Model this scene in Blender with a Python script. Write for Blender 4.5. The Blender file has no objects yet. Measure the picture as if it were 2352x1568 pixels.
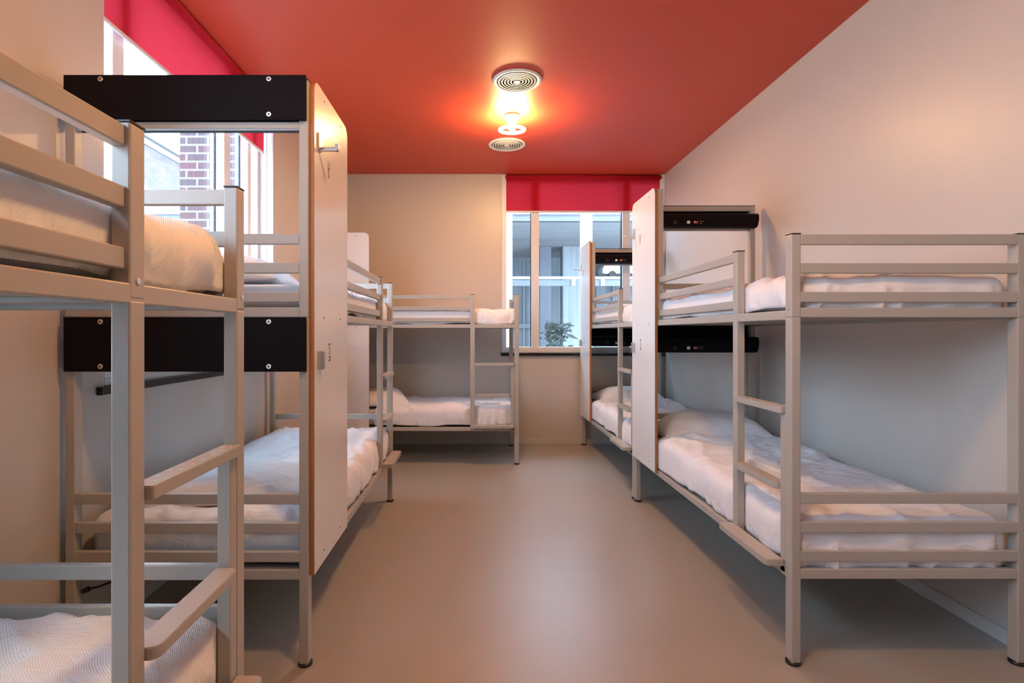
import bpy, bmesh, math, random
from mathutils import Vector, Matrix, noise

SC = bpy.context.scene
COL = SC.collection
PI = math.pi

# ------------------------------------------------------------------ materials
def lin(c):
    return tuple(((v/12.92) if v <= .04045 else ((v+.055)/1.055)**2.4) for v in c)
def rgb(r, g, b): return lin((r/255, g/255, b/255)) + (1,)

def mat(name, color, rough=.5, metal=0, bump=None, var=None, coat=0, coat_rough=.1, spec=.5, sheen=0):
    m = bpy.data.materials.new(name); m.use_nodes = True
    nt = m.node_tree; N = nt.nodes; Lk = nt.links
    b = N['Principled BSDF']
    b.inputs['Base Color'].default_value = color
    b.inputs['Roughness'].default_value = rough
    b.inputs['Metallic'].default_value = metal
    b.inputs['Specular IOR Level'].default_value = spec
    b.inputs['Coat Weight'].default_value = coat
    b.inputs['Coat Roughness'].default_value = coat_rough
    if sheen: b.inputs['Sheen Weight'].default_value = sheen
    tc = N.new('ShaderNodeTexCoord')
    if var:            # (scale, amount, stretch)
        mp = N.new('ShaderNodeMapping'); mp.inputs['Scale'].default_value = var[2] if len(var) > 2 else (1, 1, 1)
        nz = N.new('ShaderNodeTexNoise'); nz.inputs['Scale'].default_value = var[0]; nz.inputs['Detail'].default_value = 5
        mx = N.new('ShaderNodeMix'); mx.data_type = 'RGBA'
        mx.inputs['A'].default_value = tuple(v*(1-var[1]) for v in color[:3]) + (1,)
        mx.inputs['B'].default_value = tuple(min(1, v*(1+var[1])) for v in color[:3]) + (1,)
        Lk.new(tc.outputs['Object'], mp.inputs[0]); Lk.new(mp.outputs[0], nz.inputs['Vector'])
        Lk.new(nz.outputs['Fac'], mx.inputs['Factor']); Lk.new(mx.outputs['Result'], b.inputs['Base Color'])
    if bump:           # (scale, strength, distance)
        nz = N.new('ShaderNodeTexNoise'); nz.inputs['Scale'].default_value = bump[0]; nz.inputs['Detail'].default_value = 6
        bp = N.new('ShaderNodeBump'); bp.inputs['Strength'].default_value = bump[1]; bp.inputs['Distance'].default_value = bump[2]
        Lk.new(tc.outputs['Object'], nz.inputs['Vector']); Lk.new(nz.outputs['Fac'], bp.inputs['Height'])
        Lk.new(bp.outputs[0], b.inputs['Normal'])
    return m

def cloth(name, color, weave=0):
    m = mat(name, color, .85, spec=.2, sheen=.15)
    nt = m.node_tree; N = nt.nodes; Lk = nt.links; b = N['Principled BSDF']
    tc = N['Texture Coordinate']
    n1 = N.new('ShaderNodeTexNoise'); n1.inputs['Scale'].default_value = 7; n1.inputs['Detail'].default_value = 4
    n1.inputs['Distortion'].default_value = 1.2
    mp = N.new('ShaderNodeMapping'); mp.inputs['Scale'].default_value = (1, 2.6, 2); mp.inputs['Rotation'].default_value = (0, 0, .5)
    Lk.new(tc.outputs['Object'], mp.inputs[0]); Lk.new(mp.outputs[0], n1.inputs['Vector'])
    b1 = N.new('ShaderNodeBump'); b1.inputs['Strength'].default_value = .45; b1.inputs['Distance'].default_value = .02
    Lk.new(n1.outputs['Fac'], b1.inputs['Height'])
    rg = N.new('ShaderNodeTexNoise'); rg.noise_type = 'RIDGED_MULTIFRACTAL'; rg.inputs['Scale'].default_value = 3.2
    rg.inputs['Detail'].default_value = 2.5; rg.inputs['Distortion'].default_value = .8
    m2 = N.new('ShaderNodeMapping'); m2.inputs['Scale'].default_value = (1.6, .8, 1.2); m2.inputs['Rotation'].default_value = (0, 0, -.6)
    Lk.new(tc.outputs['Object'], m2.inputs[0]); Lk.new(m2.outputs[0], rg.inputs['Vector'])
    b3 = N.new('ShaderNodeBump'); b3.inputs['Strength'].default_value = .5; b3.inputs['Distance'].default_value = .012
    Lk.new(rg.outputs['Fac'], b3.inputs['Height']); Lk.new(b1.outputs[0], b3.inputs['Normal'])
    last = b3
    if weave:
        wv = N.new('ShaderNodeTexWave'); wv.inputs['Scale'].default_value = weave; wv.inputs['Distortion'].default_value = .6
        wv.bands_direction = 'DIAGONAL'
        Lk.new(tc.outputs['Object'], wv.inputs['Vector'])
        b2 = N.new('ShaderNodeBump'); b2.inputs['Strength'].default_value = .35; b2.inputs['Distance'].default_value = .0015
        Lk.new(wv.outputs['Fac'], b2.inputs['Height']); Lk.new(last.outputs[0], b2.inputs['Normal']); last = b2
    Lk.new(last.outputs[0], b.inputs['Normal'])
    return m

def emis(name, color, s):
    m = bpy.data.materials.new(name); m.use_nodes = True
    N = m.node_tree.nodes; N.clear()
    e = N.new('ShaderNodeEmission'); e.inputs[0].default_value = color; e.inputs[1].default_value = s
    o = N.new('ShaderNodeOutputMaterial'); m.node_tree.links.new(e.outputs[0], o.inputs[0])
    return m

def glass(name, tint=(.96, .98, 1, 1)):
    m = bpy.data.materials.new(name); m.use_nodes = True
    N = m.node_tree.nodes; L = m.node_tree.links; N.clear()
    t = N.new('ShaderNodeBsdfTransparent'); t.inputs[0].default_value = tint
    g = N.new('ShaderNodeBsdfGlossy'); g.inputs['Roughness'].default_value = .02
    f = N.new('ShaderNodeLayerWeight'); f.inputs['Blend'].default_value = .5
    pw = N.new('ShaderNodeMath'); pw.operation = 'POWER'; pw.inputs[1].default_value = 5
    ml = N.new('ShaderNodeMath'); ml.operation = 'MULTIPLY_ADD'; ml.inputs[1].default_value = .9; ml.inputs[2].default_value = .035
    L.new(f.outputs['Facing'], pw.inputs[0]); L.new(pw.outputs[0], ml.inputs[0])
    mx = N.new('ShaderNodeMixShader'); o = N.new('ShaderNodeOutputMaterial')
    L.new(ml.outputs[0], mx.inputs[0]); L.new(t.outputs[0], mx.inputs[1]); L.new(g.outputs[0], mx.inputs[2]); L.new(mx.outputs[0], o.inputs[0])
    return m

def blind_mat(name):
    m = bpy.data.materials.new(name); m.use_nodes = True
    N = m.node_tree.nodes; L = m.node_tree.links; N.clear()
    d = N.new('ShaderNodeBsdfDiffuse'); d.inputs[0].default_value = (.60, .022, .04, 1)
    t = N.new('ShaderNodeBsdfTranslucent'); t.inputs[0].default_value = (.88, .25, .31, 1)
    mx = N.new('ShaderNodeMixShader'); mx.inputs[0].default_value = .40
    o = N.new('ShaderNodeOutputMaterial')
    tc = N.new('ShaderNodeTexCoord'); wv = N.new('ShaderNodeTexWave'); wv.inputs['Scale'].default_value = 120
    wv.bands_direction = 'Z'
    bp = N.new('ShaderNodeBump'); bp.inputs['Strength'].default_value = .15; bp.inputs['Distance'].default_value = .001
    L.new(tc.outputs['Object'], wv.inputs[0]); L.new(wv.outputs['Fac'], bp.inputs['Height']); L.new(bp.outputs[0], d.inputs['Normal'])
    L.new(d.outputs[0], mx.inputs[1]); L.new(t.outputs[0], mx.inputs[2]); L.new(mx.outputs[0], o.inputs[0])
    return m

def brick_mat(name, c1, c2, mortar, bw, bh, ms, axis='XZ'):
    m = bpy.data.materials.new(name); m.use_nodes = True
    N = m.node_tree.nodes; L = m.node_tree.links; b = N['Principled BSDF']; b.inputs['Roughness'].default_value = .9
    tc = N.new('ShaderNodeTexCoord'); sp = N.new('ShaderNodeSeparateXYZ'); cb = N.new('ShaderNodeCombineXYZ')
    L.new(tc.outputs['Object'], sp.inputs[0])
    L.new(sp.outputs[axis[0]], cb.inputs[0]); L.new(sp.outputs[axis[1]], cb.inputs[1])
    br = N.new('ShaderNodeTexBrick'); br.inputs['Scale'].default_value = 1
    br.inputs['Brick Width'].default_value = bw; br.inputs['Row Height'].default_value = bh; br.inputs['Mortar Size'].default_value = ms
    br.inputs['Color1'].default_value = c1; br.inputs['Color2'].default_value = c2; br.inputs['Mortar'].default_value = mortar
    nz = N.new('ShaderNodeTexNoise'); nz.inputs['Scale'].default_value = 30
    mx = N.new('ShaderNodeMix'); mx.data_type = 'RGBA'; mx.blend_type = 'OVERLAY'; mx.inputs['Factor'].default_value = .5
    L.new(cb.outputs[0], br.inputs['Vector']); L.new(br.outputs['Color'], mx.inputs['A']); L.new(nz.outputs['Fac'], mx.inputs['B'])
    L.new(mx.outputs['Result'], b.inputs['Base Color'])
    return m

M = {}
M['wall'] = mat('wall_paint', (.60, .56, .52, 1), .36, bump=(60, .06, .004), spec=.5)
M['ceiling'] = mat('ceiling_paint', (.62, .068, .026, 1), .5, bump=(50, .05, .004), spec=.55)
M['floor'] = mat('linoleum', (.375, .365, .33, 1), .35, bump=(14, .05, .01), var=(2.2, .05), spec=.5)
M['base'] = mat('skirting', (.62, .61, .6, 1), .4)
M['frame'] = mat('powder_coated_steel', (.44, .415, .37, 1), .33, bump=(400, .03, .0006))
M['lam'] = mat('white_laminate', (.80, .785, .77, 1), .22, bump=(90, .03, .001))
M['ply'] = mat('plywood_edge', (.36, .15, .045, 1), .5, var=(30, .35, (1, 1, .1)))
M['black'] = mat('black_board', (.008, .006, .008, 1), .5, bump=(25, .04, .004), spec=.08)
M['blackp'] = mat('black_plastic', (.012, .012, .012, 1), .35)
M['stud'] = mat('anti_slip_stud_glint', (.8, .79, .77, 1), .35)  # near white, the glints on the studs are put into the colour
M['bolt'] = mat('zinc_bolt', (.75, .73, .72, 1), .3, 1)
M['chrome'] = mat('brushed_steel', (.62, .6, .58, 1), .28, 1)
M['sheet'] = cloth('white_sheet', (.82, .81, .83, 1))
M['duvet'] = cloth('white_duvet', (.83, .82, .845, 1))
M['duvet_w'] = cloth('woven_duvet', (.84, .82, .81, 1), 85)
M['mattress'] = mat('mattress_cover', (.72, .71, .72, 1), .8, bump=(60, .2, .002))
M['win'] = mat('white_window_frame', (.82, .83, .84, 1), .35)
M['glass'] = glass('window_glass')
M['blind'] = blind_mat('red_blind_fabric')
M['bar'] = mat('blind_bar', (.8, .72, .72, 1), .35)
M['granite'] = mat('black_granite', (.012, .013, .014, 1), .2, var=(80, .8))
M['vent'] = mat('vent_white', (.78, .76, .73, 1), .4)
M['vdark'] = mat('vent_dark', (.02, .02, .02, 1), .8)
M['rose'] = mat('lamp_holder', (.85, .83, .78, 1), .4)
M['tube'] = emis('fluorescent_tube', (1.0, .64, .27, 1), 205)
M['tube2'] = emis('fluorescent_tube_dim', (1.0, .64, .26, 1), 200)
M['mark'] = mat('dark_print', (.05, .045, .045, 1), .6)
M['markw'] = mat('white_sticker', (.9, .9, .9, 1), .5)
M['red'] = mat('red_switch', (.6, .05, .03, 1), .4)
M['orange'] = mat('switch_lever', (.75, .35, .2, 1), .4)
M['brick'] = brick_mat('pink_brick', (.12, .055, .06, 1), (.08, .062, .068, 1), (.22, .20, .215, 1), .17, .066, .008, 'XZ')
M['brick2'] = brick_mat('far_brick', (.125, .10, .10, 1), (.105, .088, .09, 1), (.155, .145, .148, 1), .22, .07, .01, 'YZ')
M['conc'] = mat('pale_concrete', (.30, .31, .32, 1), .8, var=(1.5, .2, (1, 4, 1)))
M['concd'] = mat('grey_beam', (.14, .155, .18, 1), .7)
M['facade'] = mat('streaked_glazing', (.23, .26, .285, 1), .5, var=(2.0, .6, (6, 6, .35)))
M['facadel'] = mat('pale_glazing', (.24, .27, .29, 1), .5, var=(2.0, .35, (9, 9, .3)))
M['ow'] = mat('white_render', (.9, .9, .9, 1), .7)
M['fin_glow'] = blind_mat('fin_glow_white')  # translucent white, chosen so daylight behind makes the fins glow
for _n in M['fin_glow'].node_tree.nodes:
    if _n.type == 'BSDF_DIFFUSE': _n.inputs[0].default_value = (.9, .9, .9, 1)
    if _n.type == 'BSDF_TRANSLUCENT': _n.inputs[0].default_value = (.96, .96, .96, 1)
    if _n.type == 'MIX_SHADER': _n.inputs[0].default_value = .75
M['railw'] = mat('rail_white', (.42, .44, .46, 1), .5)
M['tarmac'] = mat('pale_paving', (.16, .16, .16, 1), .9, var=(3, .15))
M['gutter'] = mat('grey_gutter', (.09, .093, .088, 1), .5)
M['leaf'] = mat('leaf', (.03, .04, .03, 1), .6)
M['carw'] = mat('car_paint', (.85, .86, .88, 1), .2, coat=.5)
M['carg'] = mat('car_glass', (.06, .08, .09, 1), .1)

# ------------------------------------------------------------------ helpers
class MB:
    def __init__(s): s.bm = bmesh.new()
    def box(s, x0, x1, y0, y1, z0, z1, bev=0, mi=0, seg=2):
        b = bmesh.new()
        bmesh.ops.create_cube(b, size=1)
        for v in b.verts:
            v.co = Vector((x0+(v.co.x+.5)*(x1-x0), y0+(v.co.y+.5)*(y1-y0), z0+(v.co.z+.5)*(z1-z0)))
        if bev: bmesh.ops.bevel(b, geom=list(b.edges), offset=bev, segments=seg, affect='EDGES', profile=.5)
        for f in b.faces:
            f.material_index = mi; f.smooth = False
        s.add(b); return s
    def add(s, b, mt=None):
        me = bpy.data.meshes.new('t'); b.to_mesh(me); b.free()
        if mt: me.transform(mt)
        s.bm.from_mesh(me); bpy.data.meshes.remove(me)
    def cyl(s, c, r, d, axis='Z', seg=24, r2=None, mi=0, bev=0, smooth=True):
        b = bmesh.new()
        bmesh.ops.create_cone(b, cap_ends=True, segments=seg, radius1=r, radius2=r if r2 is None else r2, depth=d)
        if bev: bmesh.ops.bevel(b, geom=[e for e in b.edges if len(e.link_faces) == 2 and e.calc_face_angle(0) > 1], offset=bev, segments=2, affect='EDGES')
        R = {'Z': Matrix.Identity(4), 'X': Matrix.Rotation(PI/2, 4, 'Y'), 'Y': Matrix.Rotation(PI/2, 4, 'X')}[axis]
        for f in b.faces:
            f.material_index = mi; f.smooth = smooth and len(f.verts) == 4
        s.add(b, Matrix.Translation(c) @ R); return s
    def torus(s, c, R, r, n=48, k=10, mi=0, sz=1, rot=None):
        b = bmesh.new(); rows = []
        for i in range(n):
            a = 2*PI*i/n
            rows.append([b.verts.new(((R+r*math.cos(2*PI*j/k))*math.cos(a), (R+r*math.cos(2*PI*j/k))*math.sin(a), sz*r*math.sin(2*PI*j/k))) for j in range(k)])
        for i in range(n):
            for j in range(k):
                f = b.faces.new((rows[i][j], rows[(i+1) % n][j], rows[(i+1) % n][(j+1) % k], rows[i][(j+1) % k])); f.smooth = True; f.material_index = mi
        s.add(b, Matrix.Translation(c) @ (rot or Matrix.Identity(4))); return s
    def prism(s, pts, axis, a, b_, mi=0, bev=0, edge_mi=None, smooth=False):
        """pts: polygon in the two other axes (order x,y / y,z / x,z); extruded from a to b_"""
        b = bmesh.new()
        def P(p, t):
            return {'X': (t, p[0], p[1]), 'Y': (p[0], t, p[1]), 'Z': (p[0], p[1], t)}[axis]
        lo = [b.verts.new(P(p, a)) for p in pts]; hi = [b.verts.new(P(p, b_)) for p in pts]
        f1 = b.faces.new(lo); f2 = b.faces.new(hi); n = len(pts); sd = []
        for i in range(n): sd.append(b.faces.new((lo[i], lo[(i+1) % n], hi[(i+1) % n], hi[i])))
        for f in (f1, f2): f.material_index = mi
        for f in sd: f.material_index = mi if edge_mi is None else edge_mi; f.smooth = smooth
        bmesh.ops.recalc_face_normals(b, faces=b.faces)
        if bev: bmesh.ops.bevel(b, geom=list(b.edges), offset=bev, segments=2, affect='EDGES')
        s.add(b); return s
    def tube(s, pts, r, k=8, mi=0):
        b = bmesh.new(); rings = []
        pts = [Vector(p) for p in pts]
        for i, p in enumerate(pts):
            t = (pts[min(i+1, len(pts)-1)]-pts[max(i-1, 0)]).normalized()
            u = t.cross(Vector((0, 0, 1)) if abs(t.z) < .9 else Vector((1, 0, 0))).normalized(); w = t.cross(u)
            rings.append([b.verts.new(p+r*(math.cos(2*PI*j/k)*u+math.sin(2*PI*j/k)*w)) for j in range(k)])
        for i in range(len(rings)-1):
            for j in range(k):
                f = b.faces.new((rings[i][j], rings[i][(j+1) % k], rings[i+1][(j+1) % k], rings[i+1][j])); f.smooth = True; f.material_index = mi
        b.faces.new(rings[0][::-1]); b.faces.new(rings[-1])
        bmesh.ops.recalc_face_normals(b, faces=b.faces)
        s.add(b); return s
    def build(s, name, mats, parent=None):
        me = bpy.data.meshes.new(name); s.bm.to_mesh(me); s.bm.free()
        for m in (mats if isinstance(mats, (list, tuple)) else [mats]): me.materials.append(m)
        o = bpy.data.objects.new(name, me); COL.objects.link(o)
        if parent: o.parent = parent
        return o

def tag(o, label=None, cat=None, group=None, kind=None):
    if label: o['label'] = label
    if cat: o['category'] = cat
    if group: o['group'] = group
    if kind: o['kind'] = kind
    return o
def empty(name, loc=(0, 0, 0), rz=0):
    o = bpy.data.objects.new(name, None); COL.objects.link(o); o.location = loc; o.rotation_euler = (0, 0, rz)
    o.empty_display_size = .1
    return o
def recenter(o):
    """put a single-mesh thing's origin at its base centre"""
    me = o.data; xs = [v.co for v in me.vertices]
    c = Vector(((min(v.x for v in xs)+max(v.x for v in xs))/2, (min(v.y for v in xs)+max(v.y for v in xs))/2, min(v.z for v in xs)))
    me.transform(Matrix.Translation(-c)); o.location = o.location + c
    return o

# ------------------------------------------------------------------ room
XL, XR, YB, YF, H = -1.60, 2.167, 6.20, -2.3, 3.11
T = .30
def struct(mb, name, mats, kind='structure', label=None):
    o = mb.build(name, mats); o['kind'] = kind
    if label: o['label'] = label
    return o
struct(MB().box(XL-T, XR+.2, YF-.2, YB+T, -.2, 0), 'floor', M['floor'], label='grey linoleum floor with warm lamp reflections')
struct(MB().box(XL-T, XR+.2, YF-.2, YB+T, H, H+.2), 'ceiling', M['ceiling'], label='brick red painted ceiling')
struct(MB().box(XR, XR+.2, YF-.2, YB+T, 0, H), 'wall_right', M['wall'], label='long pale wall behind the right-hand bunks')
struct(MB().box(XL-T, XR, YF-.2, YF, 0, H), 'wall_front', M['wall'])
# left wall with two window openings up to the ceiling
W1 = (2.30, 4.24); W3 = (-.85, .98); SZ = 1.045
m = MB()
m.box(XL-T, XL, YF, W3[0], 0, H); m.box(XL-T, XL, W3[0], W3[1], 0, SZ-.035); m.box(XL-T, XL, W3[1], W1[0], 0, H)
m.box(XL-T, XL, W1[0], W1[1], 0, SZ-.035); m.box(XL-T, XL, W1[1], YB+T, 0, H)
struct(m, 'wall_left', M['wall'], label='pale wall with tall windows on the left')
# back wall, window from x=.281 to the corner
BX0, BX1, BSZ = .281, XR, 1.014
m = MB()
m.box(XL, BX0, YB, YB+T, 0, H); m.box(BX0, XR, YB, YB+T, 0, BSZ)
struct(m, 'wall_back', M['wall'], label='pale end wall with a window at its right')
def skirt(name, a):
    struct(MB().box(*a, 0, .062, .003), name, M['base'])
skirt('baseboard_right', (XR-.012, XR-.0005, YF+.01, YB-.02))
skirt('baseboard_back', (XL+.02, XR-.02, YB-.012, YB-.0005))
skirt('baseboard_left', (XL+.0005, XL+.012, YF+.01, YB-.02))

def left_window(n, y0, y1, mulls, label):
    fr = MB()
    xa, xb = XL-.20, XL-.115           # frame depth
    zb = SZ
    e = .0015
    fr.box(xa, xb, y0+e, y0+.05, zb, H-e, .003); fr.box(xa, xb, y1-.05, y1-e, zb, H-e, .003)
    fr.box(xa, xb, y0+.05, y1-.05, zb, zb+.09, .003); fr.box(xa, xb, y0+.05, y1-.05, H-.07, H-e, .003)
    # stepped far jamb lining and near jamb lining of the reveal
    for k, (d, w) in enumerate(((.0, .012), (.05, .016))):
        fr.box(XL-.115, XL-.005-d, y1-w, y1-e, zb, H-e, .004)
    fr.box(XL-.115, XL-.005, y0+e, y0+.012, zb, H-e, .002)
    # low inner upstand behind the sill
    fr.box(XL-.020, XL-.002, y0+.013, y1-.017, zb, zb+.030, .002); fr.box(XL-.022, XL-.004, y0+.013, y1-.017, zb+.031, zb+.085, .003)
    w = fr.build('window_%d' % n, M['win']); w['kind'] = 'structure'; w['label'] = label
    for (a, b) in mulls:
        mm = MB(); mm.box(xa+.01, xb+.02, a, b, zb+.09, H-.07, .004)
        mm.box(xa+.034, xa+.046, a-.012, a, zb+.09, H-.07, 0, 1)
        mm.build('window_mullion', [M['win'], M['blackp']], w)
    ed = [y0+.05] + [v for ab in mulls for v in ab] + [y1-.05]
    for i in range(0, len(ed), 2):
        MB().box(xa+.035, xa+.045, ed[i]+.001, ed[i+1]-.014 if i+2 < len(ed) else ed[i+1]-.001, zb+.091, H-.071).build('glass_pane', M['glass'], w)
    s = MB().box(XL-.20, XL+.025, y0-.045 if n == 1 else y0+.002, y1+.04 if n == 1 else y1-.002, SZ-.0345, SZ-.0005, .003)
    if n == 1:
        s = MB().box(XL-.20, XL+.001, y0+.002, y1-.002, SZ-.0345, SZ-.0005, 0); s.box(XL+.001, XL+.025, y0-.045, y1+.04, SZ-.0345, SZ-.0005, .003)
    s.build('window_sill', M['granite'], w)
    return w
left_window(1, W1[0], W1[1], [(2.50, 2.58), (3.60, 3.69), (3.97, 4.03)], 'tall white window at the left above the second bunk')
left_window(3, W3[0], W3[1], [(-.25, -.17), (.40, .48)], 'tall white window beside the nearest bunk')

def back_window():
    ya, yb = YB+.06, YB+.14; z0, z1 = BSZ+.036, H-.0015
    f = MB(); e = .0015
    f.box(BX0+e, BX0+.055, YB+.001, yb, z0, z1, .003)
    f.box(XR-.055, XR-e, YB+.001, yb, z0, z1, .003)
    f.box(BX0+.055, XR-.055, ya-.03, yb, z0, z0+.065, .004)
    f.box(BX0+.055, XR-.055, ya, yb, z1-.07, z1, .003)
    w = f.build('window_2', M['win']); w['kind'] = 'structure'; w['label'] = 'white framed window in the end wall'
    mu = [(.63, .72), (1.69, 1.775)]
    for a, b in mu:
        q = MB(); q.box(a, b, ya-.02, yb-.001, z0+.066, z1-.071, .004)
        q.box(a-.008, a, ya+.02, yb-.02, z0+.066, z1-.071, 0, 1)
        q.build('window_mullion', [M['win'], M['blackp']], w)
    ed = [BX0+.055] + [v for ab in mu for v in ab] + [XR-.055]
    for i in range(0, len(ed), 2):
        MB().box(ed[i]+.001, ed[i+1]-(.010 if i+2 < len(ed) else .001), ya+.035, ya+.043, z0+.066, z1-.071).build('glass_pane', M['glass'], w)
    s = MB().box(BX0+.002, XR-.002, YB+.0005, YB+.18, BSZ+.0005, BSZ+.0355); s.box(BX0-.01, XR-.003, YB-.03, YB+.0005, BSZ, BSZ+.0355, .003)
    s.build('window_sill', M['granite'], w)
    return w
back_window()

# blinds -------------------------------------------------------------
def blind_left():
    e = empty('roller_blind', (XL-.062, (W1[0]+W1[1])/2, 2.66))
    tag(e, 'long backlit pink-red roller blind half drawn at the left window', 'blind', 'red roller blinds')
    hw = (W1[1]-W1[0])/2-.06
    MB().box(-.0012, .0012, -hw, hw, .018, .40).build('blind_fabric', M['blind'], e)
    MB().cyl((.0, 0, .415), .030, 2*hw, 'Y', 32).build('roller_tube', M['blind'], e)
    MB().box(-.008, .008, -hw, hw, 0, .02, .004).build('bottom_bar', M['bar'], e)
    MB().box(-.025, .028, -hw-.012, -hw-.002, .38, .449, .003).build('bracket', M['bar'], e); MB().box(-.025, .028, hw+.002, hw+.012, .38, .449, .003).build('bracket', M['bar'], e)
blind_left()
def blind_back():
    e = empty('roller_blind', ((.325+2.125)/2, YB+.022, 2.672))
    tag(e, 'deep red roller blind half drawn at the end wall window', 'blind', 'red roller blinds')
    hw = .90
    MB().box(-hw, hw, -.0012, .0012, .018, .40).build('blind_fabric', M['blind'], e)
    MB().cyl((0, .0, .402), .030, 2*hw, 'X', 32).build('roller_tube', M['blind'], e)
    MB().box(-hw, hw, -.008, .008, 0, .02, .004).build('bottom_bar', M['bar'], e)
    MB().box(-hw-.012, -hw-.002, -.021, .03, .37, .437, .003).build('bracket', M['bar'], e); MB().box(hw+.002, hw+.012, -.021, .03, .37, .437, .003).build('bracket', M['bar'], e)
blind_back()

# ------------------------------------------------------------------ ceiling fittings
def vent(y, label):
    e = empty('ceiling_vent', (.289, y, H)); tag(e, label, 'air vent', 'round ceiling air vents')
    b = MB(); b.torus((0, 0, -.006), .163, .017, 56, 10, sz=.5); b.cyl((0, 0, -.012), .026, .012, 'Z', 24, bev=.003)
    b.build('vent_rim', M['vent'], e)
    MB().cyl((0, 0, -.0025), .150, .003, 'Z', 48).build('vent_backing', M['vdark'], e)
    for R in (.135, .113, .091, .069, .047):
        z = MB(); n = 56
        prof = [(R+.004, -.008), (R+.004, -.012), (R-.006, -.015), (R-.008, -.013), (R-.001, -.009)]
        q = bmesh.new(); rows = [[q.verts.new((a*math.cos(2*PI*i/n), a*math.sin(2*PI*i/n), h)) for a, h in prof] for i in range(n)]
        for i in range(n):
            for j in range(5):
                f = q.faces.new((rows[i][j], rows[(i+1) % n][j], rows[(i+1) % n][(j+1) % 5], rows[i][(j+1) % 5])); f.smooth = True
        bmesh.ops.recalc_face_normals(q, faces=q.faces)
        z.add(q); z.build('vent_ring', M['vent'], e)
vent(3.90, 'round white ceiling vent in front of the lamp')
vent(5.22, 'round white ceiling vent beyond the lamp, just below it in view')

def lamp(y, label, tm='tube'):
    e = empty('ceiling_lamp', (.294, y, H)); tag(e, label, 'lamp')
    b = MB(); b.cyl((0, 0, -.012), .065, .024, 'Z', 36, bev=.004); b.cyl((0, 0, -.045), .036, .042, 'Z', 28, r2=.06)
    b.build('lamp_base', M['rose'], e)
    MB().cyl((0, 0, -.085), .022, .05, 'Z', 20).build('lamp_socket', M['rose'], e)
    t = MB(); R = Matrix.Rotation(.10, 4, 'X')
    t.torus((0, 0, -.122), .103, .0125, 56, 12, rot=R)
    for dx in (-.012, .012):
        pts = [(math.sin(.5)*u + dx*math.cos(.5), math.cos(.5)*u - dx*math.sin(.5), -.122+.1*u*0) for u in [k/6*.19-.095 for k in range(7)]]
        t.tube(pts, .008, 10)
    t.build('fluorescent_tube', M[tm], e)
lamp(4.53, 'lit bare fluorescent ring lamp on the red ceiling between the two vents')
lamp(1.15, 'second lit ring lamp on the red ceiling, above the viewer', 'tube2')

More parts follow.
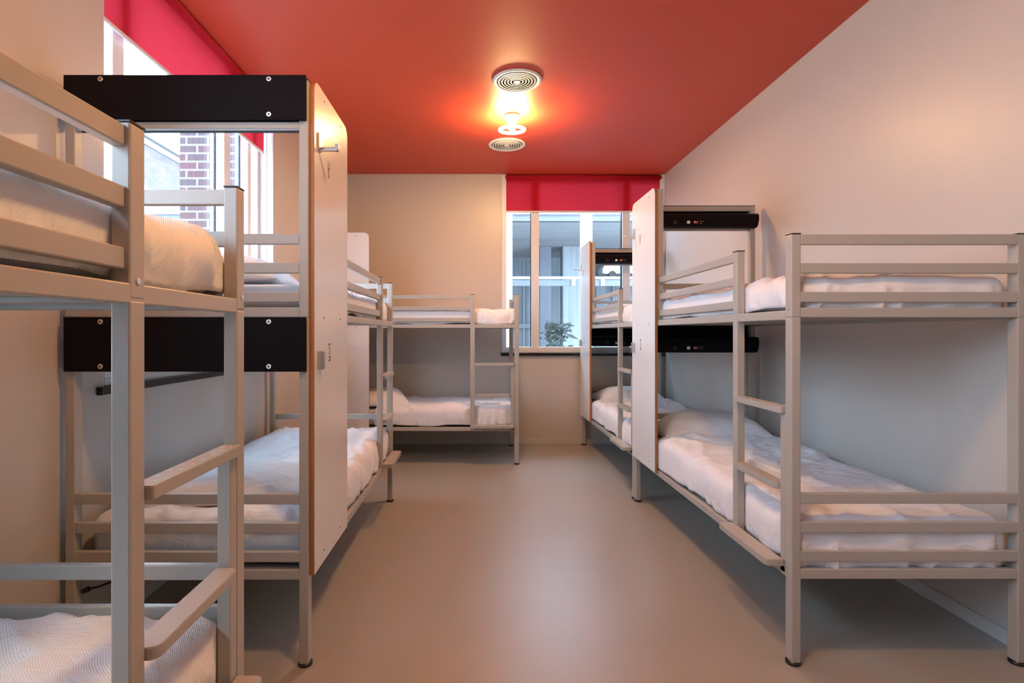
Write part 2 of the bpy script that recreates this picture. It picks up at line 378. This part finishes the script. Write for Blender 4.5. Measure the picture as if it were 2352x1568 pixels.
# ------------------------------------------------------------------ bunk bed
PW, PD = .036, .044       # post width (v = local x), depth (u = local y)
def bunk(loc, rz, W, L, label):
    e = empty('bunk_bed', loc, rz); tag(e, label, 'bunk bed', 'steel bunk beds')
    F = M['frame']
    TOP, HT = 1.65, 2.235
    def post(x0, y0, top, name='post'):
        b = MB(); b.box(x0, x0+PW, y0, y0+PD, .012, 1.330, .004); b.box(x0, x0+PW, y0, y0+PD, 1.3325, top, .004)
        b.box(x0+.002, x0+PW-.002, y0+.002, y0+PD-.002, 1.328, 1.334)
        o = b.build(name, F, e)
        MB().box(x0-.0005, x0+PW+.0005, y0-.0005, y0+PD+.0005, top, top+.004, .001).build('post_cap', M['blackp'], o)
        f = MB(); f.cyl((x0+PW/2, y0+PD/2, .0066), .027, .0125, 'Z', 24, bev=.002); f.build('foot_pad', M['blackp'], o)
        s = MB(); s.cyl((x0-.0008 if x0 < W/2 else x0+PW+.0008, y0+PD/2-.006, 1.366), .006, .003, 'X', 14)
        s.build('bolt', M['bolt'], o)
        return o
    post(0, 0, TOP); post(W-PW, 0, TOP); post(0, L-PD, HT); post(W-PW, L-PD, HT)
    # end rails
    for y0, y1 in ((0.0005, .022), (L-.022, L-.0005)):
        for z in (1.65, 1.54, 1.43, .66, .55, .44):
            MB().box(PW-.001, W-PW+.001, y0, y1, z-.04, z, .003).build('end_rail', F, e)
    # bed frames with a slatted base plate
    for z, nm in ((1.37, 'upper_bed_frame'), (.371, 'lower_bed_frame')):
        b = MB()
        b.box(.001, .026, PD-.001, L-PD+.001, z-.046, z-.009, .003); b.box(W-.026, W-.001, PD-.001, L-PD+.001, z-.046, z-.009, .003)
        b.box(PW-.001, W-PW+.001, .001, .024, z-.038, z, .003); b.box(PW-.001, W-PW+.001, L-.024, L-.001, z-.038, z, .003)
        b.box(.024, W-.024, .02, L-.02, z-.022, z-.016)
        for k in range(1, 7):
            y = L*k/7; b.box(.026, W-.026, y-.015, y+.015, z-.036, z-.0215, .002)
        b.build(nm, F, e)
    # guard rails between ladder post and panel post
    yl = .430; yp = L-.52
    for z in (1.645, 1.535, 1.425):
        MB().box(.010, .033, yl+PD-.002, yp+.002, z-.039, z, .003).build('guard_rail', F, e)
    # ladder
    b = MB(); b.box(0, PW, yl, yl+PD, .335, 1.330, .004); b.box(0, PW, yl, yl+PD, 1.3325, TOP, .004); b.box(.002, PW-.002, yl+.002, yl+PD-.002, 1.328, 1.334)
    o = b.build('ladder_post', F, e)
    MB().box(-.0005, PW+.0005, yl-.0005, yl+PD+.0005, TOP, TOP+.004, .001).build('post_cap', M['blackp'], o)
    s = MB(); s.cyl((-.0008, yl+PD/2, 1.366), .006, .003, 'X', 14); s.build('bolt', M['bolt'], o)
    MB().box(0.001, PW-.001, PD+.001, PD+.036, .335, .958, .003).build('ladder_stile', F, e)
    def tread(x0, x1, y0, y1, z0, z1, r, studs=False):
        pts = [(x1, y0), (x1, y1)]
        for k in range(6):
            a = k/5*PI/2; pts.append((x0+r-r*math.sin(a), y1-r+r*math.cos(a)))
        for k in range(6):
            a = k/5*PI/2; pts.append((x0+r-r*math.cos(a), y0+r-r*math.sin(a)))
        q = MB(); q.prism(pts, 'Z', z0, z1, bev=.002)
        n = 8 if studs else 0
        for k in range(n):                       # raised anti-slip studs
            y = y0+(y1-y0)*(k+.7)/(n+.4)
            for xx in (.35, .72):
                q.cyl((x0+(x1-x0)*xx, y+(.006 if xx > .5 else 0), z1+.0006), .0035, .0012, 'Z', 10, r2=.003, mi=1)
        return q
    tread(-.016, .034, PD+.003, yl-.001, .958, .984, .006, True).build('ladder_step', [F, M['stud']], e)
    tread(-.022, .036, PD+.037, yl-.001, .655, .680, .022).build('ladder_step', F, e)
    tread(-.072, -.001, PD+.004, yl+PD-.004, .362, .388, .022).build('ladder_step', F, e)
    # panel post (upper only)
    b = MB(); b.box(.003, .043, yp, yp+.040, 1.338, 2.235, .004); b.box(.001, .046, yp-.004, yp+.044, 1.334, 1.352, .003)
    b.build('panel_post', F, e)
    # side panel, white laminate with plywood edge
    y0, y1, z0, z1, r = L-.532, L-.012, .347, 2.247, .05
    pts = [(y0, z0), (y1, z0)]
    for k in range(8):
        a = k/7*PI/2; pts.append((y1-r+r*math.cos(a), z1-r+r*math.sin(a)))
    for k in range(8):
        a = k/7*PI/2; pts.append((y0+r-r*math.sin(a), z1-r+r*math.cos(a)))
    p = MB().prism(pts, 'X', -.0195, -.0012, mi=0, edge_mi=1).build('side_panel', [M['lam'], M['ply']], e)
    p['label'] = 'white laminate panel with bare plywood edge'
    for zz in (z0+.045, 1.335, z1-.035):
        for yy in (y0+.13, y1-.13):
            MB().cyl((-.0200, yy, zz), .0045, .0016, 'X', 10).build('panel_screw', M['mark'], p)
    # coat hooks near the head end
    h = MB(); h.box(-.027, -.0198, y1-.075, y1-.035, 1.985, 2.055, .003); h.box(-.098, -.025, y1-.064, y1-.046, 1.985, 2.000, .003)
    h.box(-.098, -.086, y1-.066, y1-.044, 1.985, 2.012, .003)
    h.build('coat_hook', M['chrome'], p)
    h = MB(); h.box(-.042, -.0198, y1-.072, y1-.042, 1.130, 1.203, .004); h.build('coat_hook', M['chrome'], p)
    # printed bed number marks
    def mark(yc, zc):
        q = MB(); x0, x1 = -.0203, -.0196
        for dz in (-.034, .034): q.box(x0, x1, yc-.014, yc+.014, zc+dz-.003, zc+dz+.003)
        q.box(x0, x1, yc+.012, yc+.014, zc+.024, zc+.034); q.box(x0, x1, yc-.014, yc-.012, zc-.034, zc-.02)
        for (a, b_) in ((-.008, .018), (.006, .016), (-.002, .005), (-.009, -.004), (.008, -.006), (0, -.017), (-.006, -.023), (.007, -.022)):
            q.box(x0, x1, yc+a-.002, yc+a+.002, zc+b_-.004, zc+b_+.004)
        q.build('number_mark', M['mark'], p)
    mark(y1-.21, 1.192)
    q = MB(); x0, x1 = -.0203, -.0196; yc, zc = y1-.2, 1.96
    for a in ((-.014, .014, .0, .003), (-.014, -.011, 0, .03), (.011, .014, -.03, .03), (-.004, -.001, -.035, .0), (-.004, .014, -.037, -.034)):
        q.box(x0, x1, yc+a[0], yc+a[1], zc+a[2], zc+a[3])
    q.build('number_mark', M['mark'], p)
    # shelves across the head end : black board outside, moulded tray with reading light inside
    def shelf(zb0, zb1, zi0, zi1, bar, nm):
        s = MB().box(.006, W-.004, L+.0008, L+.013, zb0, zb1, .0015).build(nm, M['black'], e)
        for xx in (.145, W-.145) if True else ():
            for zz in (zb0+.02, zb1-.017):
                q = MB(); q.cyl((xx, L+.0145, zz), .0095, .004, 'Y', 20, bev=.001); q.cyl((xx, L+.0168, zz), .004, .001, 'Y', 6, mi=1)
                q.build('bolt', [M['bolt'], M['vdark']], s)
        y = L-PD-.001
        prof = [(y, zi0+.012), (y, zi1), (y-.012, zi1), (y-.018, zi1-.03), (y-.085, zi1-.035), (y-.092, zi1-.045), (y-.080, zi0+.01), (y-.066, zi0)]
        prof = [(y, zi0), (y, zi1), (y-.05, zi1), (y-.07, zi1-.012), (y-.072, zi1-.05), (y-.055, zi0+.012), (y-.035, zi0)]
        t = MB().prism(prof, 'X', .045, W-.008, bev=.002).build('shelf_tray', M['black'], s)
        yf = y-.0655; zf = zi0+.036
        MB().cyl((W*.30, yf, zf), .016, .008, 'Y', 20).build('socket', M['blackp'], t)
        MB().cyl((W*.41, yf, zf), .013, .010, 'Y', 20, bev=.002).build('reading_light', M['markw'], t)
        q = MB(); q.box(W*.455, W*.47, yf-.004, yf+.003, zf-.008, zf+.008, .001); q.build('light_switch', M['orange'], t)
        q = MB(); q.box(W*.476, W*.49, yf-.003, yf+.003, zf-.009, zf+.010, .001); q.build('light_switch', M['red'], t)
        q = MB(); q.box(W*.50, W*.535, yf-.003, yf+.002, zf+.004, zf+.006); q.box(W*.505, W*.52, yf-.003, yf+.002, zf-.011, zf-.009)
        q.build('printed_symbol', M['chrome'], t)
        return s
    shelf(2.078, 2.248, 2.062, 2.165, True, 'shelf_board')
    shelf(1.126, 1.332, 1.128, 1.245, False, 'shelf_board')
    MB().box(PW-.001, W-PW+.001, L-.024, L-.001, 2.050, 2.076, .003).build('head_rail', F, e)
    MB().box(PW-.001, W-PW+.001, L-PD+.002, L-.012, 2.195, 2.233, .003).build('head_rail', F, e)
    return e

# ------------------------------------------------------------------ bedding
def ridge(x, y, z, fx, fy, sd):
    wx = .22*noise.noise(Vector((x*3+sd, y*3, z))); wy = .22*noise.noise(Vector((x*3, y*3-sd, z+7)))
    return (1-abs(noise.noise(Vector(((x+wx)*fx, (y+wy)*fy, sd*1.7+z)))) * 2.2)
def duvet(name, parent_m, x0, x1, y0, y1, zt, drop, r, seed, mt, amp=.008, fold=None, puff=0, hem=.012, wr=1.7, lift=None, bulge=0, L_=2.05):
    """a cover draped over the mattress; coordinates in the bunk's own frame"""
    cx, cy = (x0+x1)/2, (y0+y1)/2; hx, hy = (x1-x0)/2-r, (y1-y0)/2-r
    dm = drop-r+PI*r/2
    res = .0155
    nx = int((2*hx+2*dm)/res); ny = int((2*hy+2*dm)/res)
    b = bmesh.new(); g = []
    for j in range(ny+1):
        t = -(hy+dm)+(2*hy+2*dm)*j/ny; row = []
        for i in range(nx+1):
            s = -(hx+dm)+(2*hx+2*dm)*i/nx
            px = max(-hx, min(hx, s)); py = max(-hy, min(hy, t)); ex, ey = s-px, t-py
            d = max(abs(ex), abs(ey))
            l = math.hypot(ex, ey)
            ux, uy = (ex/l, ey/l) if l > 1e-9 else (0, 0)
            if d < PI*r/2:
                h = r*math.sin(d/r); z = -r*(1-math.cos(d/r)); nz = math.cos(d/r); nh = math.sin(d/r)
            else:
                h = r; z = -r-(d-PI*r/2); nz = 0; nh = 1
            X, Y, Z = cx+px+ux*h, cy+py+uy*h, zt+z
            n = Vector((ux*nh, uy*nh, nz))
            # displacement
            f = noise.fractal(Vector((X*2.6+seed, Y*2.6, Z*2)), 1.0, 2.0, 3)
            k = amp*f
            top = max(0, nz)
            k += wr*amp*.85*max(0, ridge(X, Y, Z, 4.2, 2.4, seed))**3*top
            k += wr*amp*.6*max(0, ridge(X, Y, Z, 7, 9, seed+5))**4*top
            if puff:
                k += puff*top*(1-(px/(hx+1e-6))**4)*(1-(py/(hy+1e-6))**4)
            side = 1-top
            if side > 0:
                dn = min(1, max(0, (-z)/drop))
                al = Y if abs(ex) > abs(ey) else X
                k += side*dn*(amp*1.1*noise.noise(Vector((al*7+seed, Z*3, seed)))+amp*1.9*max(0, ridge(al, Z, 0, 8, 1.2, seed))**3)
                k += side*bulge*math.sin(PI*min(1, dn*1.0))
                Z += side*dn*dn*hem*(noise.noise(Vector((al*4+seed, 3.3, 0)))*1.6)
                if ey < 0 and abs(ey) > abs(ex): Z -= side*dn*dn*.016
            if X > x1-r*1.5: k *= .3
            if lift: Z += lift(X, Y)*top
            if fold is not None:
                e0 = fold + .010*noise.noise(Vector((X*5, seed, 0)))
                st = 1/(1+math.exp(max(-30, min(30, -(Y-e0)/.004))))
                k += .023*st
            v = Vector((X, Y, Z))+n*k
            def near(p0, p1):
                dd = max(p0-v.y, v.y-p1, 0); t_ = max(0, 1-dd/.07); return t_*t_*(3-2*t_)
            pw_ = max(near(-.1, .085), near(.425, .478), near(L_-.05, L_+.1))      # where the cover meets posts it stays behind them
            free = .006 if (zt < 1 or v.y < .43) else .036
            v.x = max(v.x, free*(1-pw_)+.0385*pw_)
            row.append(b.verts.new(v))
        g.append(row)
    for j in range(ny):
        for i in range(nx):
            f = b.faces.new((g[j][i], g[j][i+1], g[j+1][i+1], g[j+1][i])); f.smooth = True
    mb = MB(); mb.add(b); o = mb.build(name, mt)
    c = Vector((cx, cy, zt-drop)); o.data.transform(Matrix.Translation(-c))
    o.matrix_world = parent_m @ Matrix.Translation(c)
    md = o.modifiers.new('thick', 'SOLIDIFY'); md.thickness = .009; md.offset = -1
    return o

def mattress(parent_m, x0, x1, y0, y1, z0, z1, mt):
    mb = MB(); mb.box(x0, x1, y0, y1, z0, z1, .03, seg=4)
    for f in mb.bm.faces: f.smooth = True
    o = mb.build('mattress', mt)
    c = Vector(((x0+x1)/2, (y0+y1)/2, z0)); o.data.transform(Matrix.Translation(-c)); o.matrix_world = parent_m @ Matrix.Translation(c)
    return o

def pillow(parent_m, cx, cy, zb, wx, wy, h, seed, rot=0, tilt=0):
    b = bmesh.new(); nx, ny = 44, 30; T_, B_ = [], []
    for j in range(ny+1):
        rt, rb = [], []
        for i in range(nx+1):
            a, c = 2*i/nx-1, 2*j/ny-1
            pin = 1-.10*(a*a*(1-c*c)*0) 
            X = a*wx/2*(1-.07*(1-abs(a)**1)*0-.06*c*c*(1-a*a)*0) ; Y = c*wy/2
            # pinched sides leave the corners as points
            X *= 1-.07*(1-c*c)*abs(a)**3; Y *= 1-.09*(1-a*a)*abs(c)**3
            pr = max(0, (1-abs(a)**2.6))**.55*max(0, (1-abs(c)**2.6))**.55
            n1 = noise.fractal(Vector((X*4+seed, Y*4, 0)), 1, 2, 3)
            e_ = (1-pr)
            n2 = max(0, ridge(X, Y, 0, 8, 6, seed))**3
            zt = h*.86*pr+.010*n1*pr+.013*n2*pr*(.4+e_); zbm = -h*.14*pr
            rt.append(b.verts.new((X, Y, zt))); edge = i in (0, nx) or j in (0, ny)
            rb.append(rt[-1] if edge else b.verts.new((X, Y, zbm)))
        T_.append(rt); B_.append(rb)
    for j in range(ny):
        for i in range(nx):
            f = b.faces.new((T_[j][i], T_[j][i+1], T_[j+1][i+1], T_[j+1][i])); f.smooth = True
            f = b.faces.new((B_[j][i], B_[j+1][i], B_[j+1][i+1], B_[j][i+1])); f.smooth = True
    b.normal_update()
    mb = MB(); mb.add(b); o = mb.build('pillow', M['sheet'])
    o.data.transform(Matrix.Translation((0, 0, h*.14)))
    o.matrix_world = parent_m @ Matrix.Translation((cx, cy, zb)) @ Matrix.Rotation(rot, 4, 'Z') @ Matrix.Rotation(tilt, 4, 'X')
    return o

def bed_set(e, W, L, seed, who, upper=True, lower=True, up_top=1.50, lo_top=.553, lo_fold=None, up_fold=None, pil_up=True, pil_lo=True, weave=False, up_kw=None, lo_kw=None):
    Mw = Matrix.Translation(e.location) @ Matrix.Rotation(e.rotation_euler.z, 4, 'Z')
    for lev, on, zf, zt, fold, pil, kw in (('upper', upper, 1.37, up_top, up_fold, pil_up, up_kw or {}), ('lower', lower, .371, lo_top, lo_fold, pil_lo, lo_kw or {})):
        if not on: continue
        low = lev == 'lower'
        m_ = mattress(Mw, .055, W-.055, .055, L-.065, zf+.001, zt-.034, M['mattress'])
        tag(m_, 'white sheeted mattress on the %s level of %s' % (lev, who), 'mattress', 'bunk mattresses')
        sx = .012 if low else .026
        yend = kw.get('yend', L-.50)
        d = duvet('duvet', Mw, sx+.010, W-.040, .030, yend, zt, kw.get('drop', zt-zf-(.002 if low else -.002)), kw.get('r', .05), seed+(0 if low else 11),
                  M['duvet_w'] if weave else M['duvet'], amp=kw.get('amp', .013), fold=fold, puff=kw.get('puff', .0), hem=kw.get('hem', .013), lift=kw.get('lift'), bulge=kw.get('bulge', .010), L_=L)
        tag(d, kw.get('dlabel', 'white duvet spread over the %s mattress of %s' % (lev, who)), 'duvet', 'white duvets')
        if pil:
            pk = kw.get('pil', {})
            p = pillow(Mw, pk.get('x', W/2), pk.get('y', L-.30), zt-.032+pk.get('zo', 0), pk.get('wx', .74), pk.get('wy', .44), pk.get('h', .12), seed+3, pk.get('rot', .04), pk.get('tilt', 0))
            tag(p, kw.get('plabel', 'white pillow on the %s level of %s' % (lev, who)), 'pillow', 'white pillows')

R1 = bunk((1.20, 2.05, 0), 0, .90, 2.05, 'beige steel bunk bed nearest on the right, its barred foot end facing the viewer')
bed_set(R1, .90, 2.05, 3.1, 'the nearest bunk on the right', lo_fold=1.10, up_top=1.497,
        lo_kw=dict(yend=1.60, pil=dict(y=1.77, h=.195, wy=.46, wx=.76, rot=-.05)), up_kw=dict(pil=dict(h=.13)))
R2 = bunk((1.20, 4.118, 0), 0, .90, 2.05, 'far right beige bunk bed beside the end window, half hidden by a panel')
bed_set(R2, .90, 2.05, 9.4, 'the far right bunk by the end window', lo_fold=1.25, lo_kw=dict(yend=1.58, pil=dict(y=1.78, h=.17, rot=.1)))
L2 = bunk((-.642, 4.10, 0), PI, .926, 2.057, 'second bunk on the left, black shelf boards and tall white panel at its near end')
bed_set(L2, .926, 2.057, 21.7, 'the black-boarded bunk on the left', lo_fold=None,
        lo_kw=dict(yend=1.985, bulge=.012, pil=dict(y=1.66, h=.13, wy=.5, rot=.1, zo=.026), amp=.014), up_kw=dict(yend=1.70, pil=dict(y=1.74, h=.15, x=.54, wy=.42)))
L1 = bunk((-.622, 1.437, 0), PI, .91, 2.05, 'nearest bunk on the left, its ladder at the front edge of the view')
bed_set(L1, .91, 2.05, 33.3, 'the nearest bunk on the left', pil_up=False, pil_lo=False, weave=True, up_top=1.535, lo_top=.545,
        up_kw=dict(r=.085, amp=.016, bulge=.022, yend=1.95, puff=.012), lo_kw=dict(yend=1.95, r=.07, puff=.03, amp=.011))
B1 = bunk((.407, 5.215, 0), PI/2, .90, 1.985, 'beige bunk bed standing sideways along the end wall')
bed_set(B1, .90, 1.985, 44.2, 'the bunk along the end wall', lo_kw=dict(yend=1.42, pil=dict(y=1.40, h=.17, rot=.25, wy=.5, wx=.70, zo=.012), amp=.014))

# black lead hanging under the black-boarded bunk
b = MB(); b.tube([(-1.500, 2.075, .285), (-1.47, 2.085, .288), (-1.43, 2.11, .298), (-1.36, 2.2, .315), (-1.20, 2.36, .318), (-1.08, 2.5, .30), (-1.02, 2.55, .25), (-1.0, 2.58, .2)], .0045, 8)
b.tube([(-1.520, 2.070, .276), (-1.498, 2.075, .286)], .010, 10)
o = recenter(b.build('power_cord', M['blackp'])); tag(o, 'black power lead with plug under the black-boarded bunk', 'cable')

# ------------------------------------------------------------------ outside
def out(mb, name, mats, label, cat, kind=None):
    o = recenter(mb.build(name, mats)); tag(o, label, cat)
    if kind: o['kind'] = kind
    return o
out(MB().box(-40, 40, YB+.6, 45, -.65, -.6), 'street', M['tarmac'], 'pale paved ground outside the end window', 'ground', 'structure')
out(MB().box(-40, XL-.6, -20, YB+.6, -.65, -.6), 'yard', M['tarmac'], 'pale paved ground outside the left windows', 'ground', 'structure')
# left: brick pier beside the window, brick building, white low wall
out(MB().box(-2.36, XL-T-.01, 4.26, 4.60, -.6, 3.6, .004), 'brick_pier', M['brick'], 'pinkish brick pier just outside the left window', 'pier')
e = empty('brick_building', (-12, 14, -.6)); tag(e, 'pale brick building with a gutter seen through the left window', 'building')
MB().box(-3, 0, -6, 20, 0, 8.9, 0).build('wall', M['brick2'], e)
MB().box(-3.1, .22, -6.1, 20.1, 8.9, 9.12, .02).build('gutter', M['gutter'], e)
MB().box(-3.0, .08, -6.1, 20.1, 8.72, 8.9, .01).build('cornice', M['ow'], e)
out(MB().box(-6.4, -6.0, 2.0, 12, -.6, 3.93, .01), 'rendered_wall', M['ow'], 'bright white low wall in front of the brick building', 'wall')
# behind the end window
out(MB().box(-1.5, 4.5, 6.51, 7.5, 3.62, 3.85, .01), 'shade_slab', M['conc'], 'unseen slab added above the end window to shade its blind', 'light_blocker', 'structure')  # unseen slab added to keep sky light off the end window blind
for i, (a, b_) in enumerate(((.340, .428), (1.262, 1.398))):
    out(MB().box(a, b_, 6.51, 6.60, -.6, 3.6, .004), 'facade_fin', M['fin_glow'], ('white upright fin outside at the left end of the end window', 'broad white upright fin outside the middle of the end window')[i], 'facade fin')
e = empty('canopy', (1, 11, 3.13)); tag(e, 'grey concrete canopy over the passage outside the end window', 'canopy')
MB().box(-6.5, 9, -2, 2.199, 0, .2, 0).build('soffit', M['conc'], e)
b = MB(); b.box(-6.5, 9, -2.12, -2.0, 0, .20, .005); b.build('beam', M['concd'], e)
b = MB(); b.box(-6.5, 9, -2.16, -2.122, .11, .125, .003); b.build('drip_rail', M['ow'], e)
for yy in (-.4, .9):
    MB().box(-6.5, -.6, yy, yy+.04, -.02, 0).build('joint', M['concd'], e)
e = empty('glazed_building', (1, 13.2, -.6)); tag(e, 'grey glass building behind the passage outside', 'building')
MB().box(-6, 9, .0, .3, 0, 3.95, 0).build('glazing', M['facade'], e)
for x in (-1.15, -.55, .12, .62, 1.25, 2.3, 3.4):
    MB().box(x, x+.05, -.08, 0, 0, 3.7, .005).build('glazing_bar', M['facadel'], e)
MB().box(-6, 9, -.1, 0, 2.0, 2.12, .005).build('transom', M['facadel'], e)
MB().box(-6, 9, -.1, 0, 1.2, 1.25, .005).build('transom', M['facadel'], e)
b = MB(); b.box(.95, 1.12, -.09, 0, .35, 1.35, 0); b.box(.45+.0, .68, -.09, 0, .4, 1.3, 0)
b.build('lit_pane', M['ow'], e)
for i, (x, w_, mm) in enumerate(((1.82, .48, 'facadel'), (1.33, .24, 'concd'), (3.9, .4, 'facadel'))):
    out(MB().box(x, x+w_, 11.4, 11.8, -.6, 3.128, .01), 'passage_column', M[mm],
        ('pale broad column outside, left of the middle window bar', 'dark narrow column outside the end window', 'pale column outside at the right of the end window')[i], 'column')
e = empty('handrail', (1, 9.6, -.6)); tag(e, 'white horizontal rail running across outside the end window', 'railing')
MB().box(-5, 8, -.03, .03, 2.84, 2.89, .01).build('rail', M['railw'], e)
MB().box(-5, 8, -.01, .01, 2.72, 2.83, .004).build('glass_edge', M['concd'], e)
for x in (-.95, .68, 1.2, 2.2, 3.2):
    MB().box(x, x+.07, -.045, -.012, 2.72, 2.84, .004).build('bracket', M['railw'], e)
for x in (-1.6, 3.4): MB().box(x-.03, x+.03, .012, .05, 0, 2.72, .004).build('support', M['ow'], e)
# shrub outside
rnd = random.Random(4)
b = bmesh.new()
for k in range(140):
    c = Vector((1.53+rnd.gauss(0, .13), 10.6+rnd.gauss(0, .12), .75+rnd.random()*.7))
    a = rnd.random()*6.28; l = .07+.09*rnd.random()
    d = Vector((math.cos(a)*l, .3*math.sin(a)*l, l*rnd.uniform(-.6, .8))); u = d.cross(Vector((0, 1, 0))).normalized()*l*.22
    vs = [b.verts.new(c-d), b.verts.new(c+u), b.verts.new(c+d), b.verts.new(c-u)]; b.faces.new(vs)
sh = MB(); sh.add(b); sh.cyl((1.53, 10.6, .35), .02, 1.0, 'Z', 8)
for a in range(5): sh.tube([(1.53, 10.6, .6), (1.53+.16*math.cos(a*1.3), 10.6+.1*math.sin(a*1.3), 1.3)], .008, 6)
sh.cyl((1.53, 10.6, -.38), .2, .44, 'Z', 16, r2=.24)
out(sh, 'shrub', M['leaf'], 'small potted shrub outside the end window', 'plant')
# white car reflected in the glass, modelled as a solid car on a deck
e = empty('car', (3.30, 12.3, 2.50)); e.scale = (.65, .65, .65); tag(e, 'solid white car standing for one reflected at the right of the end window', 'car')
pts = [(-.75, .25), (-.7, .45), (-.55, .5), (-.42, .74), (-.1, .82), (.5, .82), (.9, .55), (1.3, .48), (1.32, .22), (-.7, .18)]
MB().prism(pts, 'Y', -.35, .35, bev=.02).build('body', M['carw'], e)
MB().prism([(-.45, .52), (-.36, .7), (-.1, .77), (.45, .77), (.78, .54)], 'Y', -.356, -.3, bev=.004).build('side_window', M['carg'], e)
for x in (-.4, .95): MB().cyl((x, -.3, .14), .14, .12, 'Y', 24, bev=.01).build('wheel', M['blackp'], e)
out(MB().box(2.6, 5.4, 11.9, 12.7, 2.42, 2.499, .01).box(2.7, 2.9, 12.2, 12.4, -.6, 2.42).box(5.1, 5.3, 12.2, 12.4, -.6, 2.42), 'parking_deck', M['concd'], 'grey deck carrying the white car outside', 'deck')

# ------------------------------------------------------------------ light
w = bpy.data.worlds.new('sky'); SC.world = w; w.use_nodes = True
N = w.node_tree.nodes; Lk = w.node_tree.links
bg = N['Background']; bg.inputs[1].default_value = 11
tc = N.new('ShaderNodeTexCoord'); sp = N.new('ShaderNodeSeparateXYZ'); rp = N.new('ShaderNodeValToRGB')
Lk.new(tc.outputs['Generated'], sp.inputs[0]); Lk.new(sp.outputs['Z'], rp.inputs[0]); Lk.new(rp.outputs[0], bg.inputs[0])
rp.color_ramp.elements[0].color = (.42, .52, .62, 1); rp.color_ramp.elements[0].position = 0
rp.color_ramp.elements[1].color = (.58, .79, 1.0, 1); rp.color_ramp.elements[1].position = .35
def portal(name, loc, rot, sx, sy):
    l = bpy.data.lights.new(name, 'AREA'); l.shape = 'RECTANGLE'; l.size = sx; l.size_y = sy; l.cycles.is_portal = True
    o = bpy.data.objects.new(name, l); COL.objects.link(o); o.location = loc; o.rotation_euler = rot
portal('sky_portal', (XL-.26, (W1[0]+W1[1])/2, (SZ+H)/2), (0, -PI/2, 0), H-SZ, W1[1]-W1[0])
portal('sky_portal', (XL-.26, (W3[0]+W3[1])/2, (SZ+H)/2), (0, -PI/2, 0), H-SZ, W3[1]-W3[0])
portal('sky_portal', ((BX0+BX1)/2, YB+.22, (BSZ+H)/2), (-PI/2, 0, 0), BX1-BX0, H-BSZ)

# ------------------------------------------------------------------ camera
cam = bpy.data.cameras.new('camera'); co = bpy.data.objects.new('camera', cam); COL.objects.link(co)
co.location = (0, 0, 1.27); co.rotation_euler = (PI/2, 0, 0)
cam.sensor_width = 36; cam.lens = 36*1234/2352; cam.shift_x = 80/2352; cam.shift_y = -18/2352
cam.clip_start = .02
SC.camera = co
vs = SC.view_settings
vs.view_transform = 'Standard'; vs.look = 'None'; vs.gamma = 1; vs.use_curve_mapping = False; vs.exposure = .72
SC.cycles.use_denoising = True
SC.cycles.max_bounces = 10; SC.cycles.diffuse_bounces = 4; SC.cycles.transparent_max_bounces = 12
SC.cycles.sample_clamp_indirect = 8
